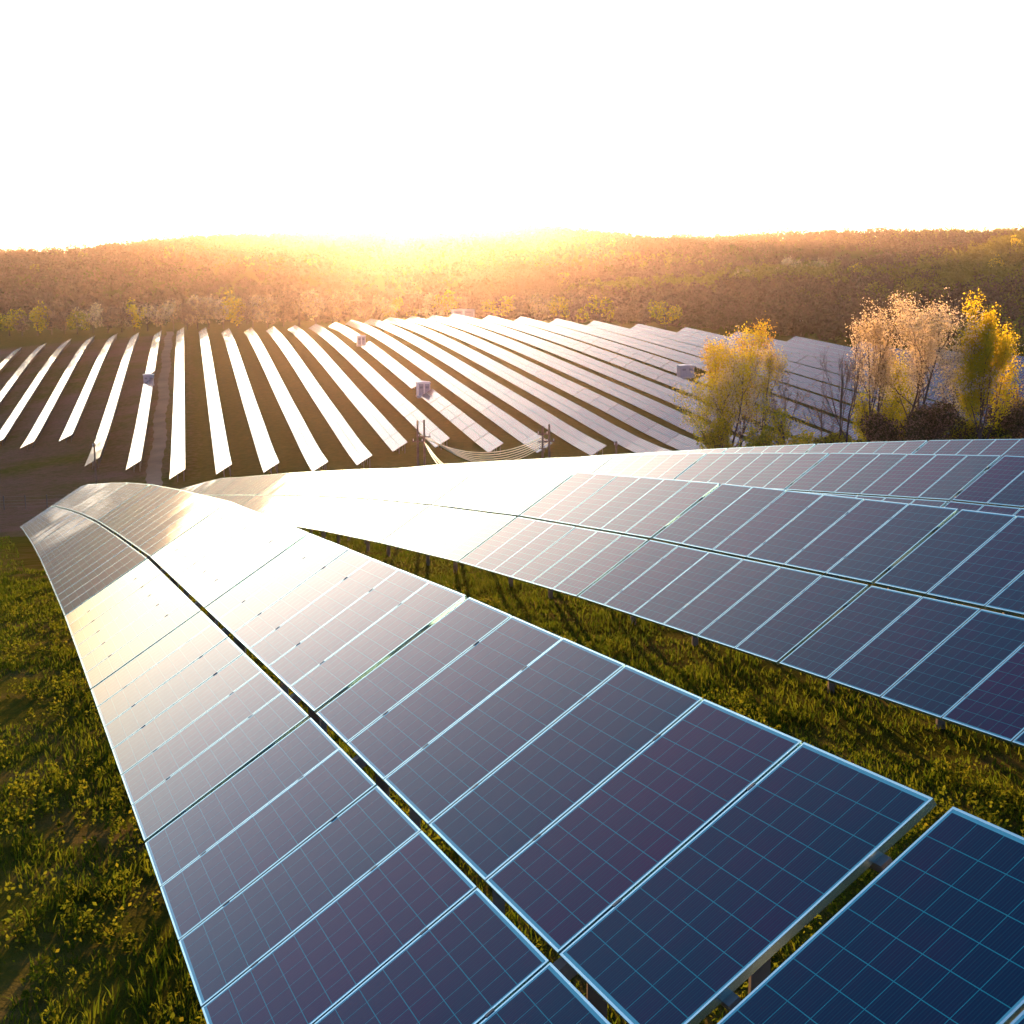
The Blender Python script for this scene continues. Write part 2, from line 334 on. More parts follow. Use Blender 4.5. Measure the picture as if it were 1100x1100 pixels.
def strip(name, path, width, lift, mat):
    path = np.array(path, float); d = np.gradient(path, axis=0); d /= np.linalg.norm(d, axis=1)[:, None]
    n = np.c_[d[:, 1], -d[:, 0]]; V = []
    for off in (-.5, -.25, 0, .25, .5):
        p = path + n * (off * width + .35 * abs(off) * np.sin(np.arange(len(path)) * 1.9 + 7 * off) + .3 * np.sin(np.arange(len(path)) * .31))[:, None]; V.append(np.c_[p, gh(p[:, 0], p[:, 1]) + lift])
    V = np.stack(V, 1); a, b = V.shape[:2]; ix = np.arange(a * b).reshape(a, b)
    q = np.stack([ix[:-1, :-1], ix[:-1, 1:], ix[1:, 1:], ix[1:, :-1]], -1).reshape(-1, 4)
    return tag(obj(name, mesh_np(name, V.reshape(-1, 3), q, mat, smooth=True)), kind="structure")
ct = C0 + SP * 3 + LW * math.cos(TILT) + 2.6
strip("dirt_track", [a * EF + ct * CF for a in np.arange(215, 560, 3)], 2.8, .12, M_TRACK)

# ------------------------------------------------------------------ solar tables of the near rows
def module_frame_mb(full=True, glass=False):
    m = MB(); W, L, T = .992, 1.64, .040; r = .0125
    m.box(0, W, 0, r, -T, .0); m.box(0, W, L - r, L, -T, .0)
    m.box(0, r, r, L - r, -T, .0); m.box(W - r, W, r, L - r, -T, .0)
    return m
def glass_mb():
    m = MB(); m.box(.0115, .9805, .0115, 1.6285, -.012, -.0012); return m
ME_GLASS = glass_mb().mesh("solar_panel", [M_GLASS])
ME_FRAME = module_frame_mb().mesh("panel_frame", [M_ALU])
_m = module_frame_mb(); _m.box(.0115, .9805, .0115, 1.6285, -.012, -.0008, m=1); ME_BOTH = _m.mesh("solar_panel_framed", [M_ALU, M_GLASS])
def bar(name, *b, mat=None):
    m = MB(); m.box(*b); return m.mesh(name, [mat or M_STEEL])
TL = 6 * 1.01
ME_PURLIN = bar("purlin", -.02, TL + .03, -.03, .03, -.105, -.0415)
ME_RAFTER = bar("rafter", -.04, .04, .12, 3.2, -.19, -.107)
ME_CLAMP = bar("clamp", -.009, .009, -.025, .025, -.04, .003, mat=M_CLAMP)
DN = Vector((.7749, .3553, .5228)).normalized()
DF = Vector((math.cos(TILT) * CF[0], math.cos(TILT) * CF[1], math.sin(TILT)))
def frame_matrix(P, e, D):
    n = e.cross(D).normalized(); y = n.cross(e).normalized()
    M = Matrix((e, y, n)).transposed().to_4x4(); M.translation = P; return M
def near_matrix(a, cf):
    def P(aa): q = aa * EN + cf(aa) * CN; return Vector((q[0], q[1], float(prof(aa)) + CAMZ))
    p = P(a + TL); e = (P(a) - p).normalized(); return frame_matrix(p, e, DN)
ME_PBOX = {}
def post(root, top, rad=.05):
    g = gh1(top.x, top.y) - .35; h = top.z - g
    m = MB(); m.box(-rad, rad, -rad * .7, rad * .7, 0, h)
    o = obj("post", m.mesh("post", [M_STEEL]), root, Matrix.Translation((top.x, top.y, g)))
ORD = "first second third fourth fifth sixth seventh eighth ninth tenth eleventh twelfth thirteenth fourteenth fifteenth sixteenth seventeenth eighteenth nineteenth twentieth".split()
def ordn(i):
    if i < 20: return ORD[i]
    t = {20: "twenty", 30: "thirty"}[(i + 1) // 10 * 10]; r = (i + 1) % 10
    return t + ("-" + ORD[r - 1] if r else "th")
def solar_table(a, c, label, detail, group):
    MW = near_matrix(a, c); mid = MW @ Vector((TL / 2, 1.67, 0))
    root = empty("solar_table", (mid.x, mid.y, gh1(mid.x, mid.y)))
    tag(root, label, "solar panel table", group)
    for i in range(6):
        for j in range(2):
            jt = Matrix.Rotation(random.gauss(0, .0013), 4, 'X') @ Matrix.Rotation(random.gauss(0, .0013), 4, 'Y')
            M = MW @ Matrix.Translation((i * 1.01, j * 1.697, random.gauss(0, .0003))) @ jt
            if detail >= 1:
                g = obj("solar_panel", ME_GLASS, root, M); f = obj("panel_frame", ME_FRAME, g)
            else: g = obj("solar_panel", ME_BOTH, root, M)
            pr = float(np.interp(a + (5 - i) * 1.01, [2, 6, 9, 30], [0, .55, .7, .5])) if c is c1 else float(np.interp(a + (5 - i) * 1.01, [10, 14, 20, 40], [.05, .45, .7, .5]))  # purple share follows distance, glare put into the colour; random spread is batch tint
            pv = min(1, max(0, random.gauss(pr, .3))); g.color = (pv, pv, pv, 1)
    for y in (.38, 1.27, 2.07, 2.97): obj("purlin", ME_PURLIN, root, MW @ Matrix.Translation((0, y, 0)))
    for x in (1.1, 4.95):
        obj("rafter", ME_RAFTER, root, MW @ Matrix.Translation((x, 0, 0)))
        for y in (1.9, 3.05): post(root, MW @ Vector((x, y, -.15)))
    if detail >= 2:
        for i in range(1, 6):
            for y in (.38, 1.27, 2.07, 2.97): obj("clamp", ME_CLAMP, root, MW @ Matrix.Translation((i * 1.01 - .009, y, 0)))
    return root
ROWN = ["leftmost foreground row", "second foreground row", "third foreground row", "fourth foreground row"]
def look(r, a):
    if r == 0: return "dark blue" if a < 3 else "blue and purple" if a < 9 else "pale, mirroring the sky" if a < 21 else "brownish with streaks"
    if r == 1: return "dark blue" if a < 13 else "purple and blue" if a < 19 else "whitish, mirroring the sky"
    return "blue" if a < 36 else "pale lilac"
def place_row(r, start, end, cfun, gaps={}):
    a = start; i = 0
    while a < end:
        det = 2 if (r < 2 and a < 17) else 1 if a < 30 else 0
        solar_table(a, cfun, f"{ordn(i)} solar table from the near end of the {ROWN[r]}, {look(r, a)}", det, f"solar tables of the {ROWN[r]}")
        a += TL + .026; i += 1
c1 = lambda a: .95 + .006 * (a - 4)
c2 = lambda a: 9.0 + .009 * (a - 7)
place_row(0, 4.21, 64, c1)
# the nearest table stands apart behind the open gap
root0 = solar_table(4.21 - TL - .085, c1, "nearest solar table in the bottom right corner, deep blue, beside the open gap", 2, f"solar tables of the {ROWN[0]}")
place_row(1, 7.3 - TL - .03, 89, c2)
place_row(2, 15.4, 90, lambda a: 17.3)
place_row(3, 21.5, 90, lambda a: 25.55)

# ------------------------------------------------------------------ the long rows of the far field
NU = 12; UL = NU * 1.01
def far_unit():
    m = MB()
    for j in range(2):
        y0 = j * 1.697; m.box(0, UL - .02, y0, y0 + 1.64, -.04, -.006)
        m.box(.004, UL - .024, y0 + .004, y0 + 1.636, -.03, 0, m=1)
    for x in (1.5, 4.6, 7.6, 10.6):
        m.box(x - .05, x + .05, .2, 3.1, -.2, -.045)
        up = Vector((0, -math.sin(TILT), -math.cos(TILT)))   # straight down in the table's own frame
        for y, ln in ((1.6, 2.1), (2.9, 2.9)):
            p = Vector((x, y, -.15)); q = p + up * ln
            m.tube([p, q], .06, 4)
    return m.mesh("panel_table", [M_STEEL, M_GLASS])
ME_UNIT = far_unit()
NEARA = {-3: 330, -2: 325, -1: 320, 0: 306, 1: 306, 2: 267, 3: 257, 4: 240, 5: 240, 6: 236, 7: 231, 8: 234, 9: 245, 10: 245, 11: 235, 12: 231, 13: 224}
ENDA = {k: v[0] for k, v in TIPS.items()}; ENDA[24] = 376; ENDA[27] = 308
HUTS = {3: [377], 11: [313, 430], 19: [309]}
def far_matrix(a0, a1, c, DF):
    def P(a): q = a * EF + c * CF; return Vector((q[0], q[1], float(low_edge(q[0:1], q[1:2])[0]) + CAMZ))
    p = P(a1); e = (P(a0) - p).normalized(); return frame_matrix(p, e, DF)
FARLOOK = {-3: "cut by the left picture edge", -2: "thin and strongly curved", -1: "curved, grey in its middle", 0: "curved over the bare brown soil", 1: "curved, beside bare soil", 2: "slightly curved, white", 3: "with the grey station, left of the dirt track", 4: "just right of the dirt track", 11: "with two small white stations on it"}
for k in range(-3, 29):
    c = C0 + SP * k; a0 = NEARA.get(k, 206 if k < 19 else 200); a1 = ENDA[k]
    p = a0 * EF + c * CF
    root = empty("solar_row", (p[0], p[1], gh1(p[0], p[1])))
    d = FARLOOK.get(k, "white with reflected sky" if k < 14 else "pale lilac, closely set")
    tag(root, f"{ordn(k + 3)} distant panel row from the left, {d}", "solar panel row", "long solar rows of the distant field")
    tk = R({-3: 24, -2: 24, -1: 24.5, 0: 25.5, 1: 27, 2: 30}.get(k, 31.4)); DK = Vector((math.cos(tk) * CF[0], math.cos(tk) * CF[1], math.sin(tk)))
    n = max(1, int(round((a1 - a0) / UL))); st = (a1 - a0) / n
    for i in range(n):
        b = a0 + i * st
        if any(abs(b + st / 2 - h) < st * .5 for h in HUTS.get(k, [])): continue
        M = far_matrix(b, b + st, c, DK); M = M @ Matrix.Rotation(random.gauss(0, .0015), 4, 'X') @ Matrix.Rotation(random.gauss(0, .001), 4, 'Y')
        obj("panel_table", ME_UNIT, root, M)

# ------------------------------------------------------------------ stations
def station(a, c, wx, wy, hz, mat, label, rot=HF):
    p = a * EF + c * CF; z = gh1(p[0], p[1])
    root = empty("inverter_station", (p[0], p[1], z)); root.matrix_basis = Matrix.Translation((p[0], p[1], z)) @ Matrix.Rotation(-rot, 4, 'Z')
    tag(root, label, "inverter station", "inverter stations in the distant field")
    def part(name, m, mt):
        o = obj(name, m.mesh(name, [mt])); o.parent = root; return o
    m = MB(); m.box(-wx / 2 - .1, wx / 2 + .1, -wy / 2 - .1, wy / 2 + .1, -.6, .35); part("plinth", m, M_CONC)
    m = MB(); m.box(-wx / 2, wx / 2, -wy / 2, wy / 2, .35, hz); body = part("body", m, mat)
    m = MB(); m.box(-wx / 2 - .15, wx / 2 + .15, -wy / 2 - .15, wy / 2 + .15, hz, hz + .12)
    m.add([(-wx / 2, -wy / 2, hz + .12), (wx / 2, -wy / 2, hz + .12), (wx / 2, wy / 2, hz + .12), (-wx / 2, wy / 2, hz + .12), (0, -wy / 2, hz + .3), (0, wy / 2, hz + .3)], [(0, 4, 5, 3), (1, 2, 5, 4)], [(0, 1, 4), (2, 3, 5)])
    part("roof", m, M_WHITE)
    for sx in (-.24, .24):
        m = MB(); x = sx * wx; m.box(x - wx * .19, x + wx * .19, -wy / 2 - .04, -wy / 2, .45, hz - .3); dd = part("door", m, M_GREYBOX)
        m = MB()
        for q in range(5): z0 = hz * .62 + q * .1; m.box(x - wx * .13, x + wx * .13, -wy / 2 - .07, -wy / 2 - .04, z0, z0 + .05)
        v = obj("vent", m.mesh("vent", [M_DARK])); v.parent = dd
hc = lambda k: C0 + SP * k + 1.4
station(377, hc(3), 2.7, 2.4, 3.0, M_GREYBOX, "grey lilac station in the panel row left of the dirt track")
station(313, hc(11) , 3.0, 2.6, 3.5, M_WHITE, "nearest white station, its roof edge lit by the sun, amid the white rows")
station(430, hc(11), 2.7, 2.4, 3.2, M_WHITE, "small white station high up the same row, behind the sunlit one")
station(309, hc(19), 3.6, 2.6, 3.0, M_GREYBOX, "grey station beside the left yellow tree, above a dark row gap")
station(543, C0 + SP * 18 + 1, 9.5, 3.2, 3.4, M_WHITE, "long white station on the field's skyline below the sun")

# ------------------------------------------------------------------ poles, wires, fence
def at_px(u, v, y):
    """point on the ray through pixel (u, v) of the 1100-pixel photograph at forward distance y"""
    th = R(10.257); X, Y = (u - 550) / 1403.66, (v - 550) / 1403.66
    fwd = math.cos(th) - Y * math.sin(th); up = -Y * math.cos(th) - math.sin(th)
    return Vector((X / fwd * y, y, up / fwd * y + CAMZ))
def utility_pole(u, vt, y, arms, label):
    t = at_px(u, vt, y); g = gh1(t.x, t.y)
    root = empty("utility_pole", (t.x, t.y, g)); tag(root, label, "utility pole", "wooden utility poles in the valley")
    m = MB(); m.tube([(0, 0, -.4), (0, 0, (t.z - g) * .5), (0, 0, t.z - g)], [.2, .17, .14], 8)
    o = obj("shaft", m.mesh("shaft", [M_POLE])); o.parent = root
    for dz, ln in arms:
        m = MB(); z = t.z - g - dz; m.box(-ln, ln, -.09, .09, z - .09, z + .09)
        o = obj("crossarm", m.mesh("crossarm", [M_POLE])); o.parent = root
        for sx in (-.85, .85):
            m = MB(); m.tube([(sx * ln, 0, z + .09), (sx * ln, 0, z + .4)], .07, 6)
            q = obj("insulator", m.mesh("insulator", [M_WHITE])); q.parent = o
    return t
pa = utility_pole(448.5, 452, 200, [(3.2, .8)], "left pole of the left pair below the sunlit station")
pb = utility_pole(455.5, 451, 200, [(2.6, 1.0)], "right pole of the left pair, where the bright wires start")
pc = utility_pole(583, 458, 200, [(1.2, .8), (2.4, .8), (3.4, .6)], "pole with three short arms at the right end of the wires")
pd = utility_pole(590, 456, 200, [(2.6, .8)], "right pole of the right pair, at the end of a white row")
utility_pole(662, 474, 205, [(.6, .3)], "lone short post behind the second row, right of the pole pairs")
utility_pole(861, 344, 420, [(.5, .5)], "thin distant mast on the skyline of the far panels between the trees")
utility_pole(101, 476, 236, [(.5, .25)], "thin post in front of a white row's near end on the left")
m = MB()
for i in range(6):
    P0 = pb + Vector((.3 * i - .6, .5 * i, -2.4 - .16 * i)); P1 = pc + Vector((.2 * i, .5 * i, -1.6 - .22 * i))
    s = 2.6 + .22 * i
    m.tube([P0.lerp(P1, t) - Vector((0, 0, 4 * s * t * (1 - t))) for t in np.linspace(0, 1, 25)], .075, 6)
for i in range(3):
    P0 = pb + Vector((.25 * i, 0, -3.4 - .3 * i)); P1 = at_px(486 + 7 * i, 512, 150)
    m.tube([P0.lerp(P1, t) - Vector((0, 0, 3.2 * t * (1 - t))) for t in np.linspace(0, 1, 17)], .06, 6)
tag(obj("power_lines", m.mesh("power_lines", [M_WIRE])), "bright sagging bundle of wires between the two pairs of poles", "power lines")
root = None
fx = np.arange(-92, 30, 3.6); fy = 196 - fx * .12
root = empty("wire_fence", (fx[0], fy[0], gh1(fx[0], fy[0]))); tag(root, "dark post and wire fence along the valley behind the near rows", "fence")
zs = [gh1(x, y) for x, y in zip(fx, fy)]
for x, y, z in zip(fx, fy, zs):
    m = MB(); m.box(-.06, .06, -.06, .06, -.4, 2.3); obj("fence_post", m.mesh("fence_post", [M_DARK]), root, Matrix.Translation((x, y, z)))
for hh in (.5, 1.0, 1.5, 2.1):
    m = MB(); m.tube([(x, y, z + hh) for x, y, z in zip(fx, fy, zs)], .012, 4); obj("fence_wire", m.mesh("fence_wire", [M_STEEL]), root, Matrix.Identity(4))

# ------------------------------------------------------------------ trees
def quads_at(P, size, up=.3):
    """one small randomly turned leaf quad at each point"""
    n = len(P); a = rng.normal(size=(n, 3)); a /= np.linalg.norm(a, axis=1)[:, None]
    b = rng.normal(size=(n, 3)); b -= (a * b).sum(1)[:, None] * a; b /= np.linalg.norm(b, axis=1)[:, None]
    s = (size * rng.uniform(.6, 1.3, n))[:, None]; a = a * s; b = b * s * .62
    V = np.stack([P - a, P + b, P + a, P - b], 1).reshape(-1, 3)
    return V, np.arange(4 * n).reshape(n, 4)
def grow(rnd, H, stems, lean, levels, spread, upb, base=.25, rad=None):
    """recursive skeleton: returns list of (points, radii) and twig points"""
    B = []; tips = []
    def rec(p, d, ln, r, lv):
        n = 5; P = [p]; rr = [r]
        for i in range(n):
            d = (d + Vector(rnd.normal(0, .10, 3)) + Vector((0, 0, upb * .10))).normalized()
            p = p + d * ln / n; P.append(p); rr.append(r * (1 - .62 * (i + 1) / n))
        B.append((P, rr))
        if lv == 0 or r < .012: tips.append(P); return
        if lv == 1: tips.append(P)
        nc = {4: 9, 3: 6, 2: 5, 1: 4}.get(lv, 4)
        for c in range(nc):
            t = base + (1 - base) * (c + rnd.uniform(0, .9)) / nc if lv == levels else rnd.uniform(.25, 1)
            i = min(int(t * n), n - 1); q = P[i].lerp(P[i + 1], t * n - i); rq = rr[i]
            ax = Vector(rnd.normal(0, 1, 3)); dd = (P[i + 1] - P[i]).normalized(); ax = (ax - dd * ax.dot(dd)).normalized()
            an = spread * rnd.uniform(.7, 1.25); nd = (dd * math.cos(an) + ax * math.sin(an)).normalized()
            rec(q, nd, ln * rnd.uniform(.42, .62) * (1.15 - .55 * t if lv == levels else 1), max(.011, rq * .55), lv - 1)
    for s in range(stems):
        an = 2 * math.pi * s / stems + rnd.uniform(0, 1)
        d = Vector((math.cos(an) * lean, math.sin(an) * lean, 1)).normalized()
        rec(Vector((math.cos(an), math.sin(an), 0)) * (.25 if stems > 1 else 0), d, H * rnd.uniform(.72, .86), rad or H * .011, levels)
    return B, tips
def make_tree(name, u, vt, y, label, cat, mats, leaves, lsize, stems=1, lean=.12, levels=3, spread=.75, upb=1.0, base=.25, width=None, seed=1, scat=.25, lowcut=0.0, group=None, bark=None):
    t = at_px(u, vt, y); g = gh1(t.x, t.y) - .1; H = t.z - g
    rnd = np.random.default_rng(seed)
    B, tips = grow(rnd, H * .8, stems, lean, levels, spread, upb, base)
    zmax = max(p.z for P in tips for p in P); xr = np.percentile([abs(p.x) for P in tips for p in P], 97)
    sx = (width / 2 / 1404 * y) / xr if width else 1; S = np.array([sx, sx, H / (zmax + lsize)])
    root = empty(name, (t.x, t.y, g)); tag(root, label, cat, group)
    m = MB()
    for P, rr in B:
        m.tube(np.array([tuple(p) for p in P]) * S, np.array(rr), 5 if rr[0] < .05 else 7)
    o = obj("trunk", m.mesh("trunk", [bark or M_BARK], True)); o.parent = root
    if leaves:
        T = np.array([[tuple(p) for p in P] for P in tips]) * S
        k = rng.integers(0, len(T), leaves); f = rng.uniform(0, 4.999, leaves); i = f.astype(int); fr = (f - i)[:, None]
        P = T[k, i] * (1 - fr) + T[k, i + 1] * fr + rng.normal(0, scat, (leaves, 3))
        P = P[P[:, 2] > lowcut * H]
        V, Q = quads_at(P, lsize)
        fm = np.zeros(len(Q), int)
        if len(mats) > 1:
            ck = vnoise(P[:, 0] * .9, P[:, 2] * .9 + P[:, 1], seed) + rng.normal(0, .25, len(P)); fm = (ck > .1).astype(int)
        o = obj("crown", mesh_np("crown", V, Q, mats, fm)); o.parent = root
    return root
def make_bush(u, vt, y, wpx, label, mats, n=3500, ls=.13, seed=1, hfac=1.0, name="bush"):
    t = at_px(u, vt, y); g = gh1(t.x, t.y) - .1; H = (t.z - g) * hfac; W = wpx / 2 / 1404 * y
    rnd = np.random.default_rng(seed); root = empty(name, (t.x, t.y, g)); tag(root, label, "bush", "bushes among the tall trees")
    L = 16; c = np.c_[rnd.normal(0, .42, L) * W, rnd.normal(0, .42, L) * W, rnd.uniform(.12, .86, L) * H]
    m = MB()
    for q in c:
        m.tube([(0, 0, -.1), (q[0] * .4, q[1] * .4, q[2] * .5), tuple(q)], [.08, .05, .015], 5)
        for _ in range(6):
            e = q + rnd.normal(0, .3, 3) * W * .6; m.tube([tuple(q * .7), tuple((q * .8 + e) / 1.8), tuple(e)], [.03, .02, .008], 4)
    o = obj("branches", m.mesh("branches", [M_BARK])); o.parent = root
    k = rnd.integers(0, L, n); dirs = rnd.normal(size=(n, 3)); dirs /= np.linalg.norm(dirs, axis=1)[:, None]
    P = c[k] + dirs * (rnd.uniform(.1, 1, n) ** .5)[:, None] * np.array([W * .42, W * .42, H * .2])
    P = P[P[:, 2] > 0]; V, Q = quads_at(P, ls)
    fm = (rnd.uniform(size=len(Q)) > .65).astype(int) if len(mats) > 1 else np.zeros(len(Q), int)
    o = obj("crown", mesh_np("crown", V, Q, mats, fm)); o.parent = root
# left group
make_tree("tree", 792, 340, 124, "orange topped tree behind the pale yellow tree of the left group", "tree", [M_LO, M_LY], 12000, .10, 2, .1, 3, .7, 1.4, .3, 66, 11, .3)
make_tree("tree", 783, 352, 112, "wide airy yellow tree with pale pink crown, leftmost of the tall trees", "tree", [M_LY, M_LP], 17000, .075, 3, .16, 3, .75, 1.2, .2, 84, 21, .3)
make_tree("tree", 819, 366, 110, "slim half bare tree right beside the wide airy yellow one", "tree", [M_LP, M_LY], 3600, .07, 1, .05, 3, .6, 1.4, .2, 44, 31, .22)
make_tree("tree", 842, 392, 108, "small leafless twiggy tree above the low yellow bush", "tree", [M_LB], 900, .07, 1, .08, 3, .6, 1.5, .3, 48, 41, .2)
make_tree("tree", 888, 398, 108, "thin bare sapling left of the dark forked tree", "tree", [M_LB], 500, .06, 1, .05, 3, .6, 1.3, .3, 44, 51, .2)
make_tree("tree", 913, 352, 104, "dark bare forked tree left of the big pale tree", "tree", [M_LB], 250, .06, 2, .10, 3, .6, 1.5, .3, 58, 61, .2)
# right group
make_tree("tree", 944, 322, 106, "narrow pale blossoming tree at the left edge of the big pale crown", "tree", [M_LP], 7000, .075, 2, .12, 3, .7, 1.3, .38, 48, 71, .3, .36)
make_tree("tree", 988, 310, 104, "biggest tree, broad pale blossoming crown over dark forked stems", "tree", [M_LP, M_LP, M_LY], 20000, .075, 3, .20, 3, .72, 1.3, .32, 98, 81, .32, .30)
make_tree("poplar_tree", 1062, 314, 99, "tall narrow yellow green poplar right of the big pale tree", "tree", [M_LY, M_LY, M_LG], 24000, .085, 2, .06, 3, .55, 2.2, .12, 56, 91, .26, .2)
make_tree("tree", 1093, 398, 108, "brownish orange twiggy tree at the right picture edge", "tree", [M_LO, M_LB], 3000, .1, 2, .15, 3, .75, 1.2, .2, 60, 101, .25)
make_tree("tree", 1027, 375, 112, "pinkish thin crowned tree between the pale tree and the poplar", "tree", [M_LP, M_LY], 2400, .07, 2, .1, 3, .7, 1.3, .2, 46, 102, .25)
for j, (u, vt, y, wpx, lab, mats) in enumerate([
    (775, 440, 110, 46, "yellow bush at the foot of the wide airy yellow tree", [M_LY, M_LG]),
    (812, 448, 106, 40, "low green yellow bush under the slim half bare tree", [M_LG, M_LY]),
    (853, 442, 106, 56, "bright yellow bush below the small leafless tree", [M_LY, M_LG]),
    (905, 466, 104, 50, "flat dark green bush at the foot of the bare forked tree", [M_LG, M_LD]),
    (940, 412, 112, 50, "bright yellow bush left of the big pale tree's stems", [M_LY, M_LG]),
    (962, 382, 116, 44, "tall yellow bush showing through the big pale tree's stems", [M_LY]),
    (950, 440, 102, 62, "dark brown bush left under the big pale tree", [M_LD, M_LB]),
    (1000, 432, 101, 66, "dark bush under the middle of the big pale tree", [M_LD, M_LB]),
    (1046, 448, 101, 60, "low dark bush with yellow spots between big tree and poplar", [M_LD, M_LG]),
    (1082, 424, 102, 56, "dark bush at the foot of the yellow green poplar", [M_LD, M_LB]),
    (1112, 430, 104, 60, "dark brown bush cut by the right picture edge", [M_LD, M_LB])]):
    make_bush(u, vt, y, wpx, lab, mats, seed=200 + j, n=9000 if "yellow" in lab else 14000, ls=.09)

# trees of the belt behind the far field: a few shapes, copied
def far_tree_meshes(seed, mats, n=620, ls=.42, shape=(1, 1, 1)):
    rnd = np.random.default_rng(seed); L = 11
    c = np.c_[rnd.normal(0, .24, L), rnd.normal(0, .24, L), rnd.uniform(.30, .82, L)]; rr = rnd.uniform(.15, .26, L)
    k = rnd.integers(0, L, n); d = rnd.normal(size=(n, 3)); d /= np.linalg.norm(d, axis=1)[:, None]
    P = (c[k] + d * (rr[k] * rnd.uniform(.3, 1, n) ** .4)[:, None]) * 10 * np.array(shape)
    V, Q = quads_at(P, ls); fm = (rnd.uniform(size=len(Q)) > .8).astype(int) if len(mats) > 1 else np.zeros(len(Q), int)
    crown = mesh_np("crown", V, Q, mats, fm)
    m = MB(); m.tube([(0, 0, -.6), (0, 0, 3), (.2, 0, 6.5)], [.28, .2, .08], 6)
    for q in c[:6]: m.tube([(0, 0, 2.6), tuple(q * 10 * np.array(shape))], [.12, .03], 4)
    return crown, m.mesh("trunk", [M_BARK])
KINDS = {"pinkish brown bare": [far_tree_meshes(s, [M_LB]) for s in (1, 2)],
         "yellow green": [far_tree_meshes(s, [M_LG, M_LY]) for s in (3, 4)],
         "pale blossoming": [far_tree_meshes(s, [M_LP, M_LB]) for s in (5, 6)],
         "golden yellow": [far_tree_meshes(7, [M_LY], 620, .42, (.7, .7, 1.15))]}
def far_tree(x, y, h, kind, label, group, i):
    cr, tr = KINDS[kind][i % len(KINDS[kind])]; g = gh1(x, y) - .1
    root = empty("tree", (x, y, g)); s = h / 9.6; root.scale = (s * random.uniform(.85, 1.15), s * random.uniform(.85, 1.15), s); root.rotation_euler.z = random.uniform(0, 6.28)
    M = Matrix.LocRotScale((x, y, g), root.rotation_euler, root.scale); root.matrix_basis = M
    tag(root, label, "tree", group)
    for nm, me_ in (("crown", cr), ("trunk", tr)):
        o = bpy.data.objects.new(nm, me_); COL.objects.link(o); o.parent = root
# (u, height px, kind)
belt = [(-14, 26, 1), (6, 24, 1), (20, 20, 0), (37, 27, 3), (52, 24, 0), (66, 20, 0), (80, 22, 1), (97, 26, 2), (113, 22, 0), (128, 23, 0), (142, 25, 3), (156, 24, 2), (170, 22, 0), (184, 27, 2), (199, 20, 0), (210, 25, 0), (222, 30, 2), (238, 26, 2), (254, 29, 3), (270, 27, 0), (286, 28, 2), (303, 27, 0), (320, 34, 0), (338, 31, 2), (356, 28, 0), (375, 29, 2), (392, 24, 0), (409, 23, 2), (426, 21, 1), (443, 24, 0), (461, 22, 2), (480, 24, 1), (499, 22, 0), (538, 22, 1), (558, 24, 0), (579, 25, 2), (600, 24, 1), (622, 26, 0), (645, 26, 1), (668, 25, 0), (692, 24, 0), (716, 26, 1)]
KN = ["pinkish brown bare", "yellow green", "pale blossoming", "golden yellow"]
cnt = {}
for i, (u, hp, kd) in enumerate(belt):
    a = float(np.interp(u, [-50, 120, 300, 480, 530, 720, 800], [545, 548, 545, 560, 540, 432, 400])); y = a * .99 + 12 + random.uniform(-3, 5)
    x = (u - 550) / 1426 * y; kn = KN[kd]; cnt[kn] = cnt.get(kn, 0) + 1
    far_tree(x, y, hp / 1404 * y * 1.18, kn, f"{ordn(cnt[kn] - 1)} {kn} tree from the left in the belt behind the far rows", "trees of the belt behind the distant field", i)
for i, (u, v, hp, y, kn, lab) in enumerate([
    (848, 303, 26, 800, "pale blossoming", "left of two pale round trees on the wooded ridge"),
    (876, 302, 23, 800, "pale blossoming", "right of two pale round trees on the wooded ridge"),
    (922, 297, 22, 760, "yellow green", "lit yellow green tree on the ridge above the big pale tree"),
    (1093, 296, 22, 700, "golden yellow", "yellow tree on the wooded slope near the right picture edge"),
    (795, 312, 20, 760, "pale blossoming", "pale tree at the left end of the lit ridge line"),
    (1066, 300, 20, 640, "golden yellow", "small yellow tree just above the poplar's tip")]):
    p = at_px(u, v, y); far_tree(p.x, y, hp / 1404 * y, kn, lab, "single trees on the wooded ridge", i)

# ------------------------------------------------------------------ the wood on the hills
def wood(n, ylo, yhi, ulo, uhi, nq, qs, hh, sd):
    rnd = np.random.default_rng(sd)
    y = np.sqrt(rnd.uniform(ylo ** 2, yhi ** 2, n)); u = rnd.uniform(ulo, uhi, n); x = (u - 550) / 1426 * y
    wv = hillw(x, y); keep = wv > .12; x, y, u = x[keep], y[keep], u[keep]; n = len(x)
    z = gh(x, y); h = hh * rnd.uniform(.65, 1.3, n)
    K = 24; T = rnd.normal(size=(K, nq, 3)); T /= np.linalg.norm(T, axis=2)[:, :, None]; T *= (rnd.uniform(.35, 1, (K, nq)) ** .45)[:, :, None]
    T = T * np.array([.36, .36, .36]) + np.array([0, 0, .58])
    P = T[rnd.integers(0, K, n)] * h[:, None, None] * (1 + .25 * rnd.uniform(-1, 1, (n, 1, 3))) + np.stack([x, y, z], -1)[:, None]
    V, Q = quads_at(P.reshape(-1, 3), qs)
    gn = vnoise(x / 90, y / 70, 5) + .5 * vnoise(x / 25, y / 25, 9)
    ridge = np.exp(-((y - 800) / 90) ** 2) * (u > 640) * (u < 900) * 1.7 + np.exp(-((y - 700) / 60) ** 2) * (u > 560) * .35
    green = gn + ridge + rnd.normal(0, .22, n) > .62 + .45 * (u < 600) - .5 * sstep((u - 820) / 180)
    return V, Q, np.repeat(green.astype(int), nq), np.repeat(np.clip(.5 * rnd.beta(2, 2, n) + .25 + .45 * vnoise(x / 45, y / 60, 12), 0, 1), nq)
